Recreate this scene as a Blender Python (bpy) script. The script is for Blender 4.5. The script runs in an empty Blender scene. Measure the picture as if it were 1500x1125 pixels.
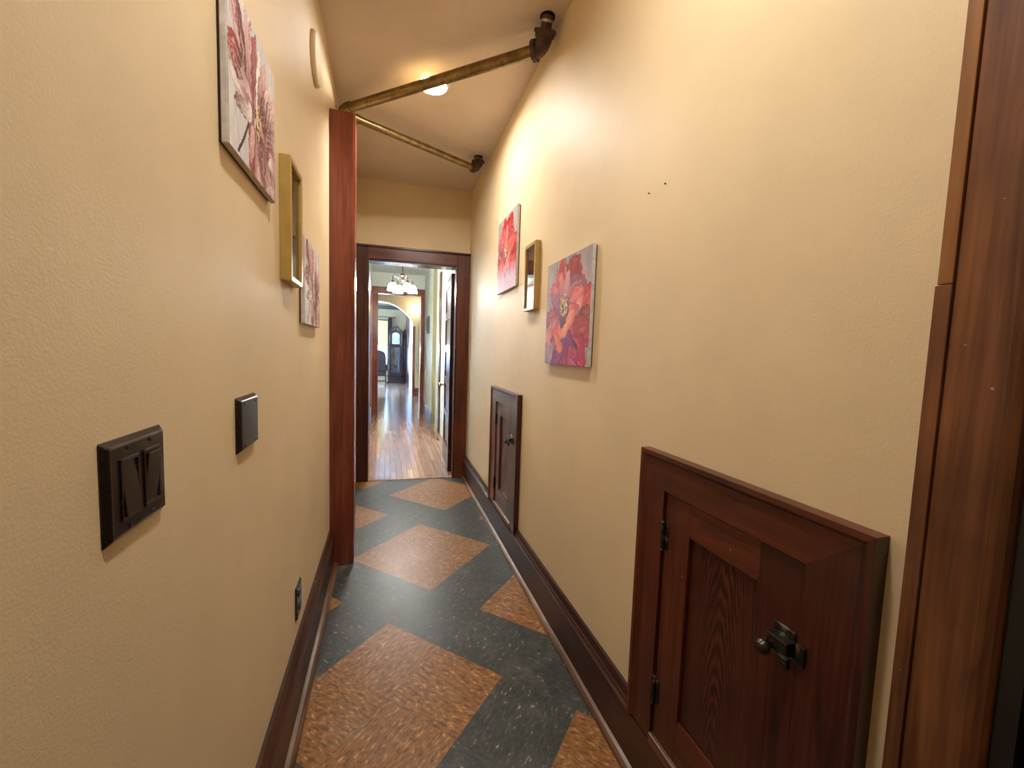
import bpy, bmesh, math, random
import numpy as np
from mathutils import Matrix, Vector
random.seed(4)
S = bpy.context.scene
C = S.collection
PI = math.pi

# ------------------------------------------------------------------ mesh helpers
def new():
    return bmesh.new()

def box(bm, x0, x1, y0, y1, z0, z1):
    x0, x1 = min(x0, x1), max(x0, x1); y0, y1 = min(y0, y1), max(y0, y1); z0, z1 = min(z0, z1), max(z0, z1)
    v = [bm.verts.new((x, y, z)) for x in (x0, x1) for y in (y0, y1) for z in (z0, z1)]
    for f in ((0, 1, 3, 2), (4, 6, 7, 5), (0, 4, 5, 1), (2, 3, 7, 6), (0, 2, 6, 4), (1, 5, 7, 3)):
        bm.faces.new([v[i] for i in f])
    return bm

def prism(bm, poly, axis, a0, a1):
    """poly: list of 2D points in the two other axes (in x,y,z order), extruded along axis."""
    def P(p, a):
        q = [0, 0, 0]; k = [i for i in range(3) if i != axis]
        q[k[0]], q[k[1]] = p; q[axis] = a
        return q
    A = [bm.verts.new(P(p, a0)) for p in poly]
    B = [bm.verts.new(P(p, a1)) for p in poly]
    n = len(poly)
    bm.faces.new(A); bm.faces.new(B[::-1])
    for i in range(n):
        bm.faces.new((A[i], B[i], B[(i + 1) % n], A[(i + 1) % n]))
    return bm

def tube(bm, pts, r, n=16, cap=True):
    pts = [Vector(p) for p in pts]
    rs = r if isinstance(r, (list, tuple)) else [r] * len(pts)
    rings = []; prev = None
    for i, p in enumerate(pts):
        if i == 0: d = pts[1] - p
        elif i == len(pts) - 1: d = p - pts[i - 1]
        else: d = (pts[i + 1] - p).normalized() + (p - pts[i - 1]).normalized()
        d.normalize()
        if prev is None:
            a = Vector((0, 0, 1)) if abs(d.z) < .9 else Vector((1, 0, 0))
            u = d.cross(a).normalized()
        else:
            u = (prev - d * prev.dot(d)).normalized()
        prev = u; w = d.cross(u)
        rings.append([bm.verts.new(p + (u * math.cos(2 * PI * k / n) + w * math.sin(2 * PI * k / n)) * rs[i]) for k in range(n)])
    for a, b in zip(rings, rings[1:]):
        for k in range(n):
            bm.faces.new((a[k], a[(k + 1) % n], b[(k + 1) % n], b[k]))
    if cap:
        bm.faces.new(rings[0][::-1]); bm.faces.new(rings[-1])
    return bm

def lathe(bm, prof, o=(0, 0, 0), axis=2, n=24, flip=1):
    """prof: (radius, height) pairs turned about axis through o."""
    rings = []
    for r, h in prof:
        ring = []
        for k in range(n):
            a = 2 * PI * k / n
            p = [0, 0, 0]; q = [i for i in range(3) if i != axis]
            p[q[0]] = o[q[0]] + r * math.cos(a); p[q[1]] = o[q[1]] + r * math.sin(a); p[axis] = o[axis] + h * flip
            ring.append(bm.verts.new(p))
        rings.append(ring)
    for a, b in zip(rings, rings[1:]):
        for k in range(n):
            bm.faces.new((a[k], a[(k + 1) % n], b[(k + 1) % n], b[k]))
    if prof[0][0] > 0 and prof[-1][0] > 0:        # open ends: a ring, joined inside
        for k in range(n):
            bm.faces.new((rings[-1][k], rings[-1][(k + 1) % n], rings[0][(k + 1) % n], rings[0][k]))
    else:
        bm.faces.new(rings[0]); bm.faces.new(rings[-1])
    return bm

def obj(name, bm, mat, parent=None, loc=None, bev=0, smooth=False, **props):
    bmesh.ops.recalc_face_normals(bm, faces=bm.faces)
    me = bpy.data.meshes.new(name); bm.to_mesh(me); bm.free()
    me.materials.append(mat)
    o = bpy.data.objects.new(name, me); C.objects.link(o)
    if parent: o.parent = parent
    if loc: o.location = loc
    if smooth:
        for p in me.polygons: p.use_smooth = True
        m = o.modifiers.new('edges', 'EDGE_SPLIT'); m.split_angle = math.radians(40)
    if bev:
        m = o.modifiers.new('bevel', 'BEVEL'); m.width = bev; m.segments = 2; m.limit_method = 'ANGLE'
    for k, v in props.items(): o[k] = v
    return o

def thing(name, label, cat, loc=(0, 0, 0), rotz=0, group=None, kind=None):
    o = bpy.data.objects.new(name, None); C.objects.link(o); o.empty_display_size = .05
    o.location = loc; o.rotation_euler = (0, 0, rotz)
    o['label'] = label; o['category'] = cat
    if group: o['group'] = group
    if kind: o['kind'] = kind
    return o

def struct(name, bm, mat, label, cat, bev=0, smooth=False):
    return obj(name, bm, mat, bev=bev, smooth=smooth, kind='structure', label=label, category=cat)

# ------------------------------------------------------------------ materials
def srgb(r, g, b):
    f = lambda c: (c / 255 / 12.92) if c / 255 <= .04045 else ((c / 255 + .055) / 1.055) ** 2.4
    return (f(r), f(g), f(b), 1)

class NT:
    def __init__(s, name):
        s.m = bpy.data.materials.new(name); s.m.use_nodes = True
        s.t = s.m.node_tree; s.t.nodes.clear()
        s.out = s.n('ShaderNodeOutputMaterial')
        s.b = s.n('ShaderNodeBsdfPrincipled'); s.l(s.b.outputs[0], s.out.inputs[0])
    def n(s, typ, **kw):
        x = s.t.nodes.new(typ)
        for k, v in kw.items(): setattr(x, k, v)
        return x
    def l(s, a, b): s.t.links.new(a, b)
    def coords(s, kind='Object', scale=(1, 1, 1), rot=(0, 0, 0)):
        tc = s.n('ShaderNodeTexCoord'); mp = s.n('ShaderNodeMapping')
        mp.inputs['Scale'].default_value = scale; mp.inputs['Rotation'].default_value = rot
        s.l(tc.outputs[kind], mp.inputs[0]); return mp.outputs[0]
    def noise(s, vec, scale, detail=4, rough=.55, dist=0):
        x = s.n('ShaderNodeTexNoise'); x.inputs['Scale'].default_value = scale; x.inputs['Detail'].default_value = detail
        x.inputs['Roughness'].default_value = rough; x.inputs['Distortion'].default_value = dist
        s.l(vec, x.inputs['Vector']); return x.outputs['Fac']
    def ramp(s, fac, stops):
        x = s.n('ShaderNodeValToRGB'); e = x.color_ramp.elements
        while len(e) < len(stops): e.new(.5)
        for i, (p, c) in enumerate(stops): e[i].position = p; e[i].color = c
        s.l(fac, x.inputs[0]); return x.outputs[0]
    def mix(s, fac, a, b, mode='MIX'):
        x = s.n('ShaderNodeMix', data_type='RGBA', blend_type=mode)
        for i, v in ((0, fac), (6, a), (7, b)):
            if hasattr(v, 'is_output'): s.l(v, x.inputs[i])
            else: x.inputs[i].default_value = v
        return x.outputs[2]
    def math(s, op, a, b=None, c=None):
        x = s.n('ShaderNodeMath', operation=op)
        for i, v in enumerate((a, b, c)):
            if v is None: continue
            if hasattr(v, 'is_output'): s.l(v, x.inputs[i])
            else: x.inputs[i].default_value = v
        return x.outputs[0]
    def bump(s, h, strength, dist=.01):
        x = s.n('ShaderNodeBump'); x.inputs['Strength'].default_value = strength; x.inputs['Distance'].default_value = dist
        s.l(h, x.inputs['Height']); s.l(x.outputs[0], s.b.inputs['Normal'])
    def set(s, **kw):
        for k, v in kw.items(): s.b.inputs[k.replace('_', ' ')].default_value = v

def plain(name, col, rough=.5, metal=0, spec=.5, var=.06, vscale=14):
    t = NT(name); c = t.coords()
    n = t.noise(c, vscale, 4)
    d = tuple(x * (1 - var * 3) for x in col[:3]) + (1,); e = tuple(min(1, x * (1 + var * 2)) for x in col[:3]) + (1,)
    t.l(t.ramp(n, [(.3, d), (.7, e)]), t.b.inputs['Base Color'])
    t.set(Roughness=rough, Metallic=metal, Specular_IOR_Level=spec)
    return t.m

def paint(name, col, rough=.42, bscale=130, bstr=.25, spec=.4, dirt=.05):
    t = NT(name); c = t.coords()
    a = t.noise(c, 1.6, 5, .6); d = tuple(x * (1 - dirt * 2) for x in col[:3]) + (1,)
    t.l(t.ramp(a, [(.35, d), (.65, col)]), t.b.inputs['Base Color'])
    f = t.noise(c, bscale, 3, .6); g = t.math('MULTIPLY', t.noise(c, bscale * .4, 2, .5), .6)
    t.bump(t.math('ADD', f, g), bstr, .004)
    t.set(Roughness=rough, Specular_IOR_Level=spec)
    return t.m

def wood(name, base, dark, axis=2, rough=.32, spec=.5, fig=1.0, chips=True, light=None, blotch=.55):
    t = NT(name)
    lo, hi = 1.1, 16
    sc = [hi] * 3; sc[axis] = lo
    c = t.coords(scale=tuple(sc))
    n1 = t.noise(c, 1.3 * fig, 6, .62, 1.1)
    sc2 = [95] * 3; sc2[axis] = 3
    n2 = t.noise(t.coords(scale=tuple(sc2)), 1, 4, .6)
    n3 = t.noise(t.coords(), 3.2, 3, .5)
    lt = light or tuple(min(1, x * 1.55) for x in base[:3]) + (1,)
    col = t.ramp(n1, [(.28, dark), (.5, base), (.78, lt)])
    col = t.mix(t.ramp(n2, [(.38, (1, 1, 1, 1)), (.62, (0, 0, 0, 1))]), col, dark)
    # streaks only half strength
    col = t.mix(.62, col, t.ramp(n1, [(.28, dark), (.5, base), (.78, lt)]))
    col = t.mix(t.math('MULTIPLY', t.ramp(n3, [(.4, (0, 0, 0, 1)), (.7, (1, 1, 1, 1))]), blotch), col, dark)
    if chips:
        n4 = t.noise(t.coords(), 55, 2, .5)
        k = t.ramp(n4, [(.765, (0, 0, 0, 1)), (.785, (1, 1, 1, 1))])
        col = t.mix(t.math('MULTIPLY', k, .7), col, srgb(205, 160, 120))
    t.l(col, t.b.inputs['Base Color'])
    t.bump(n2, .12, .002)
    t.set(Roughness=rough, Specular_IOR_Level=spec)
    return t.m

def metal(name, col, rough=.35, metallic=1, spots=None):
    t = NT(name); c = t.coords(); n = t.noise(c, 22, 5, .6)
    d = tuple(x * .55 for x in col[:3]) + (1,)
    k = t.ramp(n, [(.35, d), (.62, col)])
    if spots:
        k = t.mix(t.ramp(t.noise(c, 40, 4, .6), [(.56, (0, 0, 0, 1)), (.66, (1, 1, 1, 1))]), k, spots)
    t.l(k, t.b.inputs['Base Color']); t.set(Roughness=rough, Metallic=metallic)
    t.bump(n, .1, .002)
    return t.m

def glow(name, col, strength):
    t = NT(name); t.set(Base_Color=col, Emission_Color=col, Emission_Strength=strength, Roughness=.5)
    return t.m

def glass(name, tint=(1, 1, 1, 1), rough=.02, refl=.12):
    t = NT(name)
    tr = t.n('ShaderNodeBsdfTransparent'); tr.inputs[0].default_value = tint
    gl = t.n('ShaderNodeBsdfGlossy'); gl.inputs['Roughness'].default_value = rough
    lw = t.n('ShaderNodeLayerWeight'); lw.inputs[0].default_value = .25
    mx = t.n('ShaderNodeMixShader')
    t.l(t.math('ADD', t.math('MULTIPLY', lw.outputs['Fresnel'], .8), refl * .4), mx.inputs[0])
    t.l(tr.outputs[0], mx.inputs[1]); t.l(gl.outputs[0], mx.inputs[2]); t.l(mx.outputs[0], t.out.inputs[0])
    return t.m

def vinyl():
    """12 inch tiles laid at 45 degrees: 2x2 tan blocks in a staggered lattice on charcoal."""
    t = NT('vinyl_tile_floor')
    tc = t.n('ShaderNodeTexCoord'); sp = t.n('ShaderNodeSeparateXYZ'); t.l(tc.outputs['Object'], sp.inputs[0])
    ang = -.0075; ox, oy, T = .0195, 1.4428, .3048
    px = t.math('SUBTRACT', sp.outputs[0], ox); py = t.math('SUBTRACT', sp.outputs[1], oy)
    A = PI / 4 + ang
    i = t.math('ADD', t.math('MULTIPLY', px, math.cos(A) / T), t.math('MULTIPLY', py, math.sin(A) / T))
    j = t.math('ADD', t.math('MULTIPLY', px, -math.sin(A) / T), t.math('MULTIPLY', py, math.cos(A) / T))
    i1 = t.math('ADD', i, 31); j1 = t.math('ADD', j, 63)          # +1, plus whole lattice periods
    fi = t.math('FLOOR', i1); fj = t.math('FLOOR', j1)
    col = t.math('FLOOR', t.math('DIVIDE', fi, 3))
    mi = t.math('SUBTRACT', fi, t.math('MULTIPLY', col, 3))
    jj = t.math('SUBTRACT', fj, t.math('MULTIPLY', col, 2))
    mj = t.math('SUBTRACT', jj, t.math('MULTIPLY', t.math('FLOOR', t.math('DIVIDE', jj, 3)), 3))
    isT = t.math('MULTIPLY', t.math('LESS_THAN', mi, 1.5), t.math('LESS_THAN', mj, 1.5))
    # tile-local flecks; their direction turns by a quarter from tile to tile
    par = t.math('SUBTRACT', t.math('ADD', fi, fj), t.math('MULTIPLY', t.math('FLOOR', t.math('DIVIDE', t.math('ADD', fi, fj), 2)), 2))
    cv = t.n('ShaderNodeCombineXYZ'); t.l(t.math('MULTIPLY', i, 11), cv.inputs[0]); t.l(t.math('MULTIPLY', j, 30), cv.inputs[1]); t.l(t.math('MULTIPLY', fi, 3.7), cv.inputs[2])
    cw = t.n('ShaderNodeCombineXYZ'); t.l(t.math('MULTIPLY', i, 30), cw.inputs[0]); t.l(t.math('MULTIPLY', j, 11), cw.inputs[1]); t.l(t.math('MULTIPLY', fj, 5.3), cw.inputs[2])
    n1 = t.noise(cv.outputs[0], 1, 3, .6, .4); n2 = t.noise(cw.outputs[0], 1, 3, .6, .4)
    x = t.n('ShaderNodeMix', data_type='FLOAT'); t.l(par, x.inputs[0]); t.l(n1, x.inputs[2]); t.l(n2, x.inputs[3]); n = x.outputs[0]
    tan = t.ramp(n, [(.33, srgb(88, 56, 30)), (.47, srgb(126, 85, 46)), (.6, srgb(142, 98, 56)), (.70, srgb(196, 150, 98))])
    dk = t.ramp(n, [(.3, srgb(44, 45, 42)), (.55, srgb(60, 61, 57)), (.66, srgb(74, 74, 68)), (.72, srgb(160, 158, 144))])
    c = t.mix(isT, dk, tan)
    # fine seams
    def seam(q):
        fr = t.math('FRACT', q); d = t.math('MINIMUM', fr, t.math('SUBTRACT', 1, fr))
        return t.math('LESS_THAN', d, .0045)
    sm = t.math('MAXIMUM', seam(i1), seam(j1))
    c = t.mix(t.math('MULTIPLY', sm, .5), c, srgb(58, 48, 38))
    scuff = t.noise(t.coords(), 5, 6, .7)
    c = t.mix(t.math('MULTIPLY', t.ramp(scuff, [(.5, (0, 0, 0, 1)), (.8, (1, 1, 1, 1))]), .22), c, srgb(150, 145, 135))
    t.l(c, t.b.inputs['Base Color'])
    rg = t.n('ShaderNodeMapRange'); t.l(scuff, rg.inputs[0]); rg.inputs[3].default_value = .26; rg.inputs[4].default_value = .5
    t.l(rg.outputs[0], t.b.inputs['Roughness'])
    t.bump(t.math('SUBTRACT', t.noise(t.coords(), 9, 3), t.math('MULTIPLY', sm, .4)), .08, .004)
    t.set(Specular_IOR_Level=.25)
    return t.m

def strips():
    t = NT('strip_wood_floor')
    tc = t.n('ShaderNodeTexCoord'); sp = t.n('ShaderNodeSeparateXYZ'); t.l(tc.outputs['Object'], sp.inputs[0])
    w = .057
    u = t.math('DIVIDE', sp.outputs[0], w); fu = t.math('FLOOR', u)
    wn = t.n('ShaderNodeTexWhiteNoise', noise_dimensions='1D'); t.l(fu, wn.inputs['W'])
    v = t.math('ADD', t.math('DIVIDE', sp.outputs[1], 1.1), t.math('MULTIPLY', wn.outputs['Value'], 7.3)); fv = t.math('FLOOR', v)
    w2 = t.n('ShaderNodeTexWhiteNoise', noise_dimensions='2D')
    cb = t.n('ShaderNodeCombineXYZ'); t.l(fu, cb.inputs[0]); t.l(fv, cb.inputs[1]); t.l(cb.outputs[0], w2.inputs['Vector'])
    c = t.ramp(w2.outputs['Value'], [(0, srgb(126, 94, 76)), (.5, srgb(144, 108, 88)), (1, srgb(162, 124, 102))])
    g = t.noise(t.coords(scale=(60, 2.2, 1)), 1, 5, .6)
    c = t.mix(t.ramp(g, [(.42, (0, 0, 0, 1)), (.7, (.7, .7, .7, 1))]), c, srgb(108, 68, 42))
    fr = t.math('FRACT', u); d = t.math('MINIMUM', fr, t.math('SUBTRACT', 1, fr)); fr2 = t.math('FRACT', v)
    s = t.math('MAXIMUM', t.math('LESS_THAN', d, .035), t.math('LESS_THAN', fr2, .004))
    c = t.mix(t.math('MULTIPLY', s, .75), c, srgb(62, 40, 28))
    wear = t.noise(t.coords(), 2.2, 5, .65)
    c = t.mix(t.math('MULTIPLY', t.ramp(wear, [(.35, (0, 0, 0, 1)), (.85, (1, 1, 1, 1))]), .25), c, srgb(176, 142, 114))
    t.l(c, t.b.inputs['Base Color'])
    rg = t.n('ShaderNodeMapRange'); t.l(wear, rg.inputs[0]); rg.inputs[3].default_value = .15; rg.inputs[4].default_value = .21
    t.l(rg.outputs[0], t.b.inputs['Roughness'])
    t.bump(t.math('SUBTRACT', g, s), .15, .003)
    return t.m

def attr_mat(name, rough=.55):
    t = NT(name); a = t.n('ShaderNodeAttribute', attribute_name='paint')
    c = t.coords(); n = t.noise(c, 420, 2)
    t.l(t.mix(.5, a.outputs['Color'], t.mix(1.0, a.outputs['Color'], t.ramp(n, [(.3, (.86, .86, .86, 1)), (.7, (1, 1, 1, 1))]), 'MULTIPLY')), t.b.inputs['Base Color'])
    t.bump(n, .15, .002); t.set(Roughness=rough, Specular_IOR_Level=.3)
    return t.m

M = {}
M['wall'] = paint('tan_wall_paint', srgb(225, 203, 164), .54, 260, .09, .33)
M['ceil'] = paint('beige_ceiling_paint', srgb(216, 198, 180), .7, 90, .35, .2)
M['pale'] = paint('pale_green_white_paint', srgb(222, 226, 214), .5, 120, .1, .3)
M['paleceil'] = paint('white_ceiling_paint', srgb(232, 238, 238), .7, 90, .1, .2)
M['cream'] = paint('cream_wall_paint', srgb(228, 208, 172), .5, 120, .1, .3)
M['grey'] = paint('grey_green_wall_paint', srgb(140, 118, 84), .55, 120, .1, .3)
M['greyblue'] = paint('cool_white_wall_paint', srgb(140, 152, 172), .5, 120, .1, .3)
M['olive'] = paint('olive_corner_shade', srgb(128, 120, 88), .45, 120, .05, .3)  # olive stands in for shade on the second hall corner
M['vinyl'] = vinyl(); M['strips'] = strips()
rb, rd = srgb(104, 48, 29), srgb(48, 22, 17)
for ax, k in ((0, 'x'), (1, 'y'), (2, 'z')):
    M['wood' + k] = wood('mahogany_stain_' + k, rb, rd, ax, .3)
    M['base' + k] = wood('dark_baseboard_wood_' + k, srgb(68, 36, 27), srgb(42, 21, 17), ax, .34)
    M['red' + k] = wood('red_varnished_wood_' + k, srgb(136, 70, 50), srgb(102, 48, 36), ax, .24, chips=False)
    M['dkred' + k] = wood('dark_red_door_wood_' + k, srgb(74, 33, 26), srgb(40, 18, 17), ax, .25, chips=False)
    M['brown' + k] = wood('worn_brown_wood_' + k, srgb(130, 84, 50), srgb(60, 32, 27), ax, .5, .3, blotch=.72)
    M['black' + k] = wood('blackish_wood_' + k, srgb(44, 28, 24), srgb(22, 14, 13), ax, .3, chips=False)
M['strip_light'] = wood('light_strip_wood', srgb(142, 92, 42), srgb(104, 62, 30), 2, .42, chips=False)
M['shoe'] = wood('worn_shoe_molding_wood', srgb(112, 78, 52), srgb(56, 30, 22), 1, .35, light=srgb(176, 142, 106))
M['ledge'] = wood('scuffed_ledge_wood', srgb(150, 108, 80), srgb(84, 48, 34), 1, .35, light=srgb(190, 160, 130))
M['brass'] = metal('tarnished_brass_pipe', srgb(146, 124, 80), .36, .8, srgb(112, 90, 60))
M['iron'] = metal('rusty_iron_fitting', srgb(96, 72, 62), .6, .35, srgb(62, 42, 34))
M['steel'] = metal('bright_thread_metal', srgb(205, 195, 185), .4, .8)
M['bronze'] = metal('oil_rubbed_bronze', srgb(60, 48, 42), .3, .6)
M['bronze_shine'] = plain('dark_bronze_plastic', srgb(44, 33, 31), .2, 0, .6, .08, 40)
M['blackmetal'] = metal('black_hardware', srgb(72, 68, 62), .26, .8, srgb(150, 148, 132))
M['nickel'] = metal('worn_nickel_hardware', srgb(176, 172, 160), .25, .9)
M['black'] = plain('black_paint', srgb(30, 29, 29), .35)
M['void'] = plain('dark_hole', srgb(8, 7, 7), .9)
M['gold'] = plain('antique_gold_frame_paint', srgb(182, 150, 84), .35, .2, .5, .04, 30)
M['mat'] = plain('white_picture_mat', srgb(226, 222, 214), .7)
M['wrap'] = plain('canvas_edge_grey_white', srgb(206, 198, 192), .7, 0, .3, .08, 40)
M['stretcher'] = plain('dark_stretcher_wood', srgb(58, 38, 28), .6)
M['art'] = attr_mat('brushed_flower_painting')
M['glass'] = glass('clear_glass'); M['pglass'] = glass('thin_picture_glass', refl=.03)
M['led'] = glow('led_diffuser', (1, .97, .92, 1), 140); M['led_bright'] = glow('bright_led_diffuser', (1, .97, .92, 1), 102)
M['white'] = plain('white_enamel', srgb(236, 232, 224), .4)
M['shade'] = glow('lit_white_glass', (1, .97, .93, 1), 42)
M['sconce'] = glow('lit_sconce_glass', (1, .9, .72, 1), 9)
M['leather'] = plain('dark_brown_leather', srgb(52, 36, 34), .35, 0, .5, .2, 26)
M['curtain'] = plain('dark_brown_curtain', srgb(70, 54, 50), .8)
M['dial'] = plain('silvered_clock_dial', srgb(190, 190, 190), .4)
def sheer(name, col, tr, tl=.1):
    t = NT(name); a = t.n('ShaderNodeBsdfTranslucent'); b = t.n('ShaderNodeBsdfTransparent'); d = t.n('ShaderNodeBsdfDiffuse')
    n = t.noise(t.coords(scale=(30, 30, 6)), 1, 3)
    cc = t.ramp(n, [(.3, tuple(x * .8 for x in col[:3]) + (1,)), (.7, col)])
    t.l(cc, a.inputs[0]); t.l(cc, d.inputs[0])
    m1 = t.n('ShaderNodeMixShader'); m1.inputs[0].default_value = tl; t.l(d.outputs[0], m1.inputs[1]); t.l(a.outputs[0], m1.inputs[2])
    m2 = t.n('ShaderNodeMixShader'); m2.inputs[0].default_value = tr; t.l(m1.outputs[0], m2.inputs[1]); t.l(b.outputs[0], m2.inputs[2])
    t.l(m2.outputs[0], t.out.inputs[0]); return t.m
M['blind'] = sheer('yellow_translucent_blind', srgb(238, 200, 120), 0, .1)
M['added_shade_cloth'] = sheer('added_window_shade', srgb(240, 240, 236), .01, .42)  # cloth for the added window of the second hall

def panel_wood():
    t = NT('flame_grain_panel_wood'); c = t.coords()
    w = t.n('ShaderNodeTexWave', wave_type='RINGS', rings_direction='SPHERICAL'); mp = t.n('ShaderNodeMapping')
    mp.inputs['Location'].default_value = (0, -6.4, -.16); mp.inputs['Scale'].default_value = (1, 21, 1.9)
    t.l(c, mp.inputs[0]); t.l(mp.outputs[0], w.inputs['Vector'])
    w.inputs['Scale'].default_value = 3.2; w.inputs['Distortion'].default_value = 5; w.inputs['Detail'].default_value = 3; w.inputs['Detail Scale'].default_value = 1.2
    col = t.ramp(w.outputs['Fac'], [(.1, srgb(46, 20, 18)), (.5, srgb(70, 31, 24)), (.95, srgb(98, 46, 32))])
    n2 = t.noise(t.coords(scale=(95, 95, 3)), 1, 4, .6)
    col = t.mix(t.math('MULTIPLY', t.ramp(n2, [(.4, (1, 1, 1, 1)), (.6, (0, 0, 0, 1))]), .5), col, srgb(42, 18, 16))
    t.l(col, t.b.inputs['Base Color']); t.set(Roughness=.3); t.bump(n2, .12, .002)
    return t.m
M['panel'] = panel_wood()

# ------------------------------------------------------------------ key dimensions (metres)
XL, XR, SL, ZC = -.30, .7426, .0094, 2.804
RA = -math.atan(SL)                       # right wall runs slightly off parallel
YE, TE = 4.0307, -.0456; EA = math.atan(TE)   # far wall of the hall, slightly skewed
YB = -1.7
def rw(y, z=0, d=0): return (XR + SL * y - d, y, z)

# ------------------------------------------------------------------ setting: hall
struct('floor', box(new(), -.5, 1.4, YB - .1, 4.02, -.1, 0), M['vinyl'], 'charcoal and tan vinyl tile floor laid diagonally in the hall', 'floor')
b = new(); box(b, -.5, 1.4, YB - .1, 4.15, ZC, ZC + .1)
struct('ceiling', b, M['ceil'], 'flat beige ceiling over the narrow hall with two pipes', 'ceiling')
struct('wall_left', box(new(), XL - .12, XL, YB, 4.18, 0, ZC), M['wall'], 'long tan wall with switch plates and dark red flower pictures', 'wall')
b = new(); box(b, 0, .12, .272, 4.1, 0, ZC); box(b, 0, .12, -.62, .272, 2.15, ZC); box(b, 0, .12, YB, -.62, 0, ZC)
o = struct('wall_right', b, M['wall'], 'tan wall with two low access doors and coral flower pictures', 'wall'); o.location = (XR, 0, 0); o.rotation_euler.z = RA
struct('wall_front', box(new(), -.5, 1.4, YB - .1, YB, 0, ZC), M['wall'], 'tan wall closing the near end of the hall', 'wall')
b = new(); box(b, -.3, -.168, 0, .13, 0, ZC); box(b, .664, .80, 0, .13, 0, ZC); box(b, -.168, .664, 0, .13, 2.088, ZC)
o = struct('wall_back', b, M['wall'], 'tan end wall above and around the far doorway', 'wall'); o.location = (0, YE, 0); o.rotation_euler.z = EA

# baseboards
def base_profile(h, t, body):
    return [(0, 0), (t, 0), (t, body), (0, body)]
def cap_profile(h, t, body):
    return [(0, body), (t + .004, body), (t + .005, body + .007), (t, body + .012), (t - .003, body + .016), (t - .002, body + .022), (t - .007, body + .028), (t - .011, h - .006), (t - .013, h), (0, h)]
def shoe_profile(t, s):
    return [(t, 0), (t + s, 0), (t + s, .006), (t + s * .85, s * .6), (t + s * .5, s * .9), (t, s * 1.05)]
BT, BH, BB = .024, .2247, .172
r = thing('baseboard_left', 'dark baseboard with stepped cap along the left tan wall', 'baseboard', (XL, 0, 0), kind='structure')
obj('board', prism(new(), base_profile(BH, BT, BB), 1, YB, 2.47), M['basey'], r)
obj('cap_molding', prism(new(), cap_profile(BH, BT, BB), 1, YB, 2.47), M['basey'], r)
obj('shoe_molding', prism(new(), shoe_profile(BT, .025), 1, YB, 2.47), M['shoe'], r)
neg = lambda P: [(-x, z) for x, z in P]
r = thing('baseboard_right', 'dark baseboard under the two access doors on the right wall', 'baseboard', (XR, 0, 0), RA, kind='structure')
obj('board', prism(new(), neg(base_profile(BH, BT, BB)), 1, .37, 3.985), M['basey'], r)
for y0, y1 in ((1.012, 2.223), (2.885, 3.985)):
    obj('cap_molding', prism(new(), neg(cap_profile(BH, BT, BB)), 1, y0, y1), M['basey'], r)
obj('shoe_molding', prism(new(), neg(shoe_profile(BT, .022)), 1, .37, 3.985), M['shoe'], r)

# ------------------------------------------------------------------ post
r = thing('trim_1', 'tall reddish wooden post standing against the left wall under the pipes', 'post', (XL, 2.47, 0), kind='structure')
b = new(); box(b, 0, .124, 0, .15, 0, 2.541)
obj('post_board', b, M['redz'], r, bev=.003)
b = new(); box(b, .124, .130, .004, .15, 0, 2.536)
obj('edge_strip', b, M['redz'], r, bev=.0015)

# ------------------------------------------------------------------ far doorway of the hall
r = thing('trim_2', 'dark wooden casing around the far doorway at the hall end', 'door casing', (0, YE, 0), EA, kind='structure')
def band(x0, x1, w, d, z1, head):
    b = new(); box(b, x0, x1, -d, 0, 0, z1); return b
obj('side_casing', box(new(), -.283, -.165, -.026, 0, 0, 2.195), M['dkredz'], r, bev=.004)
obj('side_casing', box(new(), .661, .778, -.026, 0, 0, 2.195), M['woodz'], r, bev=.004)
obj('head_casing', box(new(), -.165, .661, -.026, 0, 2.088, 2.195), M['woodx'], r, bev=.004)
obj('head_cap', box(new(), -.29, .782, -.036, 0, 2.195, 2.214), M['dkredx'], r, bev=.003)
b = new(); box(b, -.168, -.152, -.02, .135, 0, 2.074); box(b, .648, .664, -.02, .135, 0, 2.074); box(b, -.152, .648, -.02, .135, 2.074, 2.09)
obj('jamb', b, M['dkredz'], r)
b = new(); box(b, -.15, .648, -.012, .03, 0, .006)
obj('threshold', b, M['ledge'], r, bev=.002)

# ------------------------------------------------------------------ right near casing + black door
r = thing('trim_3', 'worn brown door casing at the near end of the right wall', 'door casing', (XR, 0, 0), RA, kind='structure')
obj('casing_board', prism(new(), [(-.02, .352), (0, .352), (0, .275), (-.008, .275), (-.014, .279), (-.018, .286), (-.02, .293)], 2, 0, 2.26), M['brownz'], r, bev=.0015)
b = new(); box(b, -.024, 0, .3525, .369, 1.383, 2.26)
obj('edge_strip', b, M['strip_light'], r, bev=.001, label='lighter tan upper edge strip')
b = new(); box(b, -.024, 0, .3525, .371, 0, 1.382)
obj('edge_strip', b, M['brownz'], r, bev=.001, label='dark brown lower edge strip')
b = new(); box(b, -.004, .122, .254, .2745, 0, 2.15); box(b, .052, .122, .225, .254, 0, 2.15)
obj('jamb', b, M['black'], r)
struct('wall_right', box(new(), .90, 1.0, YB, .6, 0, ZC), M['black'], 'dark wall of the closed room behind the black door', 'wall')
r = thing('door_2', 'black door leaf at the right edge beside the worn casing', 'door', (XR, 0, 0), RA, kind='structure')
obj('door_leaf', box(new(), .012, .05, -.61, .25, .01, 2.14), M['black'], r, bev=.003)
obj('door_knob', lathe(new(), [(.0, 0), (.012, 0), (.012, .03), (.026, .04), (.028, .055), (.018, .066), (0, .068)], (.012, -.5, .95), 0, 20, -1), M['bronze'], r, smooth=True)

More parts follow.
